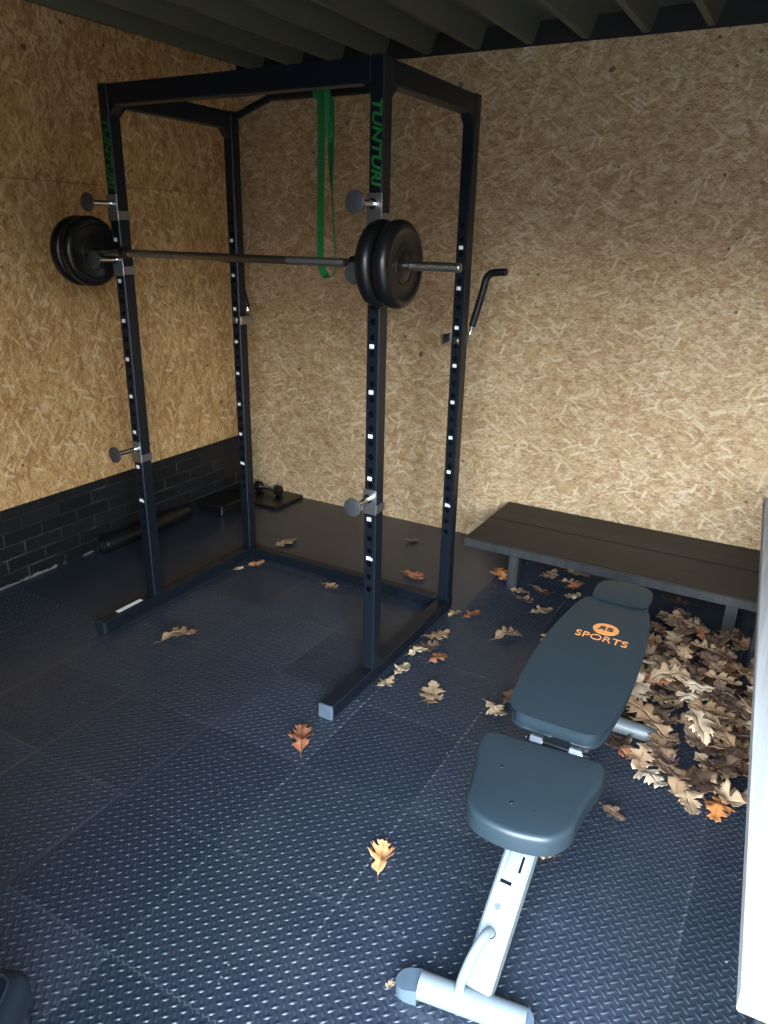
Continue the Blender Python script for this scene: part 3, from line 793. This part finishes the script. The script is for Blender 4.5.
def put_leaf(cls, k, loc, size, rot, label, group=None, stem=True):
    me, sm = PROT[cls][k % 7]
    o = link(bpy.data.objects.new('oak_leaf', me)); o.location = loc; o.scale = (size,)*3; o.rotation_euler = rot
    so_ = o.modifiers.new('thickness', 'SOLIDIFY'); so_.thickness = .006; so_.offset = 1
    tag(o, label, 'leaf', group)
    if stem:
        s_ = link(bpy.data.objects.new('stem', sm)); s_.parent = o
    return o
LV = [
(.985, .045, .165, -38.0, 'pale', 'long cream oak leaf on the left edge of the heap, right of the bench seat'),
(.885, .055, .12, -20.0, 'russet', 'reddish oak leaf at the left tip of the heap, beside the back pad corner'),
(.945, .135, .165, -62.0, 'tan', 'broad tan oak leaf lying just in front of the rear bench foot bar'),
(1.055, .075, .15, -15.0, 'tan', 'broad tan oak leaf between the cream heap-tip leaf and the rear bench foot end'),
(1.135, .025, .175, -66.0, 'pale', 'large cream oak leaf at the nearest tip of the leaf heap, beside the table edge'),
(1.262, -.005, .125, -95.0, 'orange', 'orange-brown oak leaf right of the large cream leaf at the tip of the heap'),
(-0.928, -0.226, 0.171, 62.0, 'tan', 'jagged tan oak leaf lying alone inside the rack by the left foot'),
(0.271, -0.053, 0.161, 108.0, 'tan', 'upright tan oak leaf between the rack foot and the incline bench'),
(0.016, -0.504, 0.152, 124.0, 'russet', 'curled russet oak leaf just in front of the right rack foot'),
(0.496, -0.814, 0.123, 112.0, 'orange', 'bright orange-brown oak leaf in the open middle of the floor'),
(0.283, 0.552, 0.144, 46.0, 'tan', 'pinkish tan oak leaf left of the bench back pad'),
(0.346, 0.872, 0.126, 50.0, 'pale', 'small pale oak leaf left of the bench head pad'),
(0.441, 0.087, 0.116, -27.0, 'pale', 'pale oak leaf touching a brown one left of the bench seat'),
(0.506, 0.105, 0.13, 85.0, 'brown', 'brown oak leaf behind a pale one left of the bench seat'),
(0.097, 0.66, 0.106, 65.0, 'russet', 'small russet leaf on the floor right of the rear rack upright'),
(-1.133, 0.856, 0.17, 83.0, 'tan', 'thin curled tan leaf behind the rear tube near the left rear upright'),
(-0.657, 0.618, 0.113, -12.0, 'tan', 'crumpled tan leaf inside the rack before the rear tube'),
(-0.558, 1.308, 0.112, 56.0, 'brown', 'brown oak leaf on the dark floor midway between the rear uprights'),
(-0.377, 0.947, 0.143, -10.0, 'russet', 'russet leaf behind the rear tube, nearest the right rear upright'),
(-1.148, 0.623, 0.1, 64.0, 'russet', 'reddish crumpled leaf in the inner corner of the left rear upright'),
(-1.137, 0.496, 0.07, 77.0, 'pale', 'small pale leaf scrap before the left rear upright inside the rack'),
(-0.005, 0.394, 0.131, 55.0, 'tan', 'tan oak leaf against the right rack foot, second from the back'),
(-0.014, 0.29, 0.123, 51.0, 'brown', 'brown oak leaf propped on the paler ones along the right rack foot'),
(0.046, 0.206, 0.099, 60.0, 'pale', 'pale curled oak leaf in the middle of the row along the right rack foot'),
(0.123, 0.235, 0.106, 68.0, 'russet', 'dark reddish leaf at the outer side of the row by the rack foot'),
(0.009, 0.078, 0.109, 87.0, 'pale', 'pale jagged leaf by the front of the row along the right rack foot'),
(-0.006, -0.039, 0.093, 74.0, 'pale', 'narrow cream leaf with pointed lobes resting by the front right upright'),
(-0.005, 0.63, 0.087, 75.0, 'tan', 'small tan leaf where the right foot meets the rear upright'),
(0.268, 1.254, 0.136, 71.0, 'tan', 'tan oak leaf under the dark plank bench, right of its left leg'),
(0.155, 1.074, 0.107, 7.0, 'tan', 'tan oak leaf at the foot of the plank bench left leg'),
(0.221, 0.998, 0.122, -19.0, 'brown', 'brown leaf just in front of the plank bench left leg'),
(0.271, 1.12, 0.128, -11.0, 'brown', 'brown curled leaf in the gap between plank bench leg and head pad'),
(0.011, 1.192, 0.081, -5.0, 'pale', 'pale leaf tucked left of the plank bench left leg'),
(0.028, 1.247, 0.146, -52.0, 'orange', 'orange-brown leaf touching the plank bench left leg'),
(0.475, 0.631, 0.127, 75.0, 'pale', 'pale leaf partly beneath the left edge of the bench back pad'),
(0.955, -0.219, 0.088, -23.0, 'brown', 'grey-brown oak leaf right of the bench seat on a mat seam'),
(0.85, -0.522, 0.06, 45.0, 'orange', 'small orange leaf showing right of the bench front rail under the seat'),
(0.666, -1.081, 0.03, 50.0, 'tan', 'tiny tan leaf scrap left of the bench foot cap'),
(-0.159, 0.748, 0.069, -6.0, 'russet', 'small reddish leaf inside the rack at the rear tube by the right upright'),
(0.354, 1.423, 0.129, -2.0, 'pale', 'pale leaf under the plank bench, rearmost left of the head pad'),
(0.364, 1.287, 0.111, 8.0, 'tan', 'tan leaf lying just left of the bench head pad'),
(0.42, 1.187, 0.114, 55.0, 'russet', 'russet leaf beside the front left corner of the head pad'),
(0.434, 1.107, 0.099, 51.0, 'pale', 'pale leaf scrap before the head pad at its left corner'),
(0.87, 1.221, 0.153, -60.0, 'tan', 'tan leaf under the plank bench, right of the bench head pad'),
(0.864, 1.363, 0.126, -10.0, 'brown', 'dim brown leaf under the plank bench behind the right side of the head pad'),
(0.936, 1.262, 0.111, -29.0, 'brown', 'dark brown leaf under the plank bench, nearest its right leg'),
(1.201, 1.001, 0.116, 57.0, 'pale', 'pale leaf by the right leg of the plank bench beside the table leg'),
]
CELL = .006
GRID = {}                                                        # height of whatever already lies at each spot
BLOCK = set()
def block(x0, y0, x1, y1):
    for a in range(round((x0-.004)/CELL), round((x1+.004)/CELL)+1):
        for b in range(round((y0-.004)/CELL), round((y1+.004)/CELL)+1): BLOCK.add((a, b))
block(-.056, -.31, .010, .76); block(-1.23, .68, 0, .75); block(-1.24, -.31, -1.15, .76)     # rack feet and rear tube
for bx_ in (.145, 1.145):
    block(bx_, 1.085, bx_+.052, 1.142); block(bx_, 1.508, bx_+.052, 1.564)
block(1.245, .655, 1.315, .735); block(1.0, .145, 1.10, .215)
for a in range(round(.66/CELL), round(1.0/CELL)+1):
    for b in range(round(.145/CELL), round(.215/CELL)+1): GRID[(a, b)] = .064                               # table leg, bench foot
for k in range(40):
    q = k/39; cy = -.02+q*.195; block(.84, cy-.02, .90, cy+.02)
block(.82, -1.09, .92, -.62); block(.735, -1.09, 1.0, -.98)
SAMP = {}
def samples(me):
    if me.name not in SAMP:
        vs = [v.co.copy() for v in me.vertices]
        pts = list(vs)
        for p in me.polygons:
            a = [vs[k] for k in p.vertices]; n = len(a)
            pts.append(sum(a, Vector())/n)
            for k in range(n): pts.append((a[k]+a[(k+1)%n])/2)
        SAMP[me.name] = pts
    return SAMP[me.name]
def rest(me, x, y, s_, rot):
    """lowest height at which the leaf touches but does not cut what lies below, with the cells it covers; None if it hits something"""
    R_ = Euler(rot).to_matrix()
    lo, hi = {}, {}
    for p in samples(me):
        q = R_ @ (p*s_); c_ = (round((q.x+x)/CELL), round((q.y+y)/CELL))
        if c_ in BLOCK: return None
        lo[c_] = min(lo.get(c_, 9), q.z); hi[c_] = max(hi.get(c_, -9), q.z)
    z = max(max(GRID.get((c_[0]+a, c_[1]+b), .0033) for a in (-1,0,1) for b in (-1,0,1))-l for c_, l in lo.items()) + .0008
    return z, hi
def commit(z, hi):
    for c_, h in hi.items(): GRID[c_] = max(GRID.get(c_, 0), z+h+.0012)
def settle(me, x, y, s_, rot, zmax):
    r_ = rest(me, x, y, s_, rot)
    if r_ is None or r_[0] > zmax: return None
    commit(*r_); return r_[0]
for i, (x, y, size, deg, cls, label) in enumerate(LV):
    a = math.radians(deg); s_ = max(size, .03)*.95
    k = i*3+1; x += math.cos(a)*size*.5; y += math.sin(a)*size*.5; z = None
    for rad in range(0, 16):
        for th in range(8):
            xx, yy = x+rad*.008*math.cos(th*PI/4), y+rad*.008*math.sin(th*PI/4)
            z = settle(PROT[cls][k % 7][0], xx, yy, s_, (0,0,a), .03)
            if z is not None: break
        if z is not None: break
    if z is not None: put_leaf(cls, k, (xx, yy, z), s_, (0,0,a), label, 'oak leaves scattered over the mats')
# the heap: leaves settle on those already lying there
rnd = random.Random(21)
HEAP = [(.83,.09),(.90,-.01),(1.045,-.085),(1.20,-.095),(1.40,-.02),(1.42,.62),(1.27,.80),(1.14,.91),(1.04,.97),(.93,.93),(.88,.75),(.93,.45),(.86,.2)]
def inside(x, y):
    c = False; n = len(HEAP)
    for i in range(n):
        x1, y1 = HEAP[i]; x2, y2 = HEAP[i-1]
        if (y1 > y) != (y2 > y) and x < (x2-x1)*(y-y1)/(y2-y1)+x1: c = not c
    return c
def where(x, y):
    if y > .80: return 'under the front edge of the plank bench'
    if y > .48: return 'in the back half of the heap beside the back pad'
    if x < 1.0: return 'around the rear foot of the weight bench'
    if y < .06: return 'along the near edge of the heap'
    return 'in the middle of the heap by the table'
KIND = {'pale':'cream-coloured curled oak leaf','tan':'light tan oak leaf','brown':'dull grey-brown oak leaf','russet':'reddish russet oak leaf','orange':'orange-brown oak leaf'}
cnt = 0; tries = 0
while cnt < 225 and tries < 750:
    tries += 1; best = None
    for _ in range(6):
        x = rnd.uniform(.82, 1.43); y = rnd.uniform(-.13, 1.0)
        if not inside(x, y): continue
        if y > .5 and rnd.random() > .5: continue
        if .95 < x < 1.09 and .54 < y < .66: continue
        if x > 1.06 and y > .86: continue
        late = cnt > 90
        pal = ['tan','pale','tan','pale','brown'] if (late and y < .5) else ['tan','brown','brown','brown','tan','russet' if rnd.random() < .4 else 'pale']
        cls = rnd.choice(pal); s_ = rnd.uniform(.09,.14) if y > .4 else rnd.uniform(.115,.17); a = rnd.uniform(0, 2*PI); k = rnd.randrange(7)
        tl = .28 if cnt > 50 else .05
        rot = (rnd.uniform(-tl, tl), rnd.uniform(-tl, tl), a)
        edge = max(0, min(1, min(y+.12, 1.0-y, (x-.82)*1.2)/.25))
        r_ = rest(PROT[cls][k][0], x, y, s_, rot)
        if r_ is None or r_[0] > .085+.12*edge: continue
        score = r_[0]-.05*edge
        if best is None or score < best[0]: best = (score, r_, cls, k, x, y, s_, rot)
    if best is None: continue
    _, r_, cls, k, x, y, s_, rot = best; commit(*r_)
    put_leaf(cls, k, (x, y, r_[0]), s_, rot, KIND[cls]+' '+where(x, y), 'oak leaves in the heap by the table: '+KIND[cls]+' '+where(x, y), stem=False)
    cnt += 1

# ------------------------------------------------------------------ light, sky and camera
wld = bpy.data.worlds.new('overcast_sky'); scn.world = wld; wld.use_nodes = True
nt = wld.node_tree; bg = nt.nodes['Background']
tc = nt.nodes.new('ShaderNodeTexCoord'); sx3 = nt.nodes.new('ShaderNodeSeparateXYZ'); nt.links.new(tc.outputs['Generated'], sx3.inputs[0])
rp = nt.nodes.new('ShaderNodeValToRGB'); nt.links.new(sx3.outputs[2], rp.inputs[0])
cr = rp.color_ramp; cr.elements[0].position = 0; cr.elements[0].color = (.06,.065,.065,1); cr.elements[1].position = 1; cr.elements[1].color = (.34,.50,.72,1)
e = cr.elements.new(.06); e.color = (.09,.10,.10,1); e = cr.elements.new(.15); e.color = (.90,.97,1.0,1); e = cr.elements.new(.40); e.color = (.70,.84,1.0,1)
nt.links.new(rp.outputs[0], bg.inputs[0]); bg.inputs[1].default_value = 36.0
pt = bpy.data.lights.new('doorway_portal', 'AREA'); pt.shape = 'RECTANGLE'; pt.size = OPX1-OPX0; pt.size_y = OPZ; pt.cycles.is_portal = True
po = link(bpy.data.objects.new('doorway_portal', pt)); po.location = ((OPX0+OPX1)/2, YF-.05, OPZ/2); po.rotation_euler = (PI/2, 0, 0)

cam = bpy.data.cameras.new('camera'); co = link(bpy.data.objects.new('camera', cam)); scn.camera = co
fw = Vector((-0.455539, 0.81848873, -0.35008631)); r = Vector((0.86951982, 0.49340242, 0.02212064)); u = Vector((-0.19083893, 0.29433017, 0.93645622))
co.matrix_world = Matrix(((r.x,u.x,-fw.x,1.24360894),(r.y,u.y,-fw.y,-2.17286315),(r.z,u.z,-fw.z,1.65110973),(0,0,0,1)))
cam.sensor_fit = 'VERTICAL'; cam.sensor_height = 24.0; cam.lens = 740.867*24.0/1024; cam.clip_start = .02
vs_ = scn.view_settings; vs_.view_transform = 'Standard'; vs_.look = 'None'; vs_.gamma = 1; vs_.use_curve_mapping = False; vs_.exposure = 0.32
scn.cycles.max_bounces = 8; scn.cycles.use_denoising = True
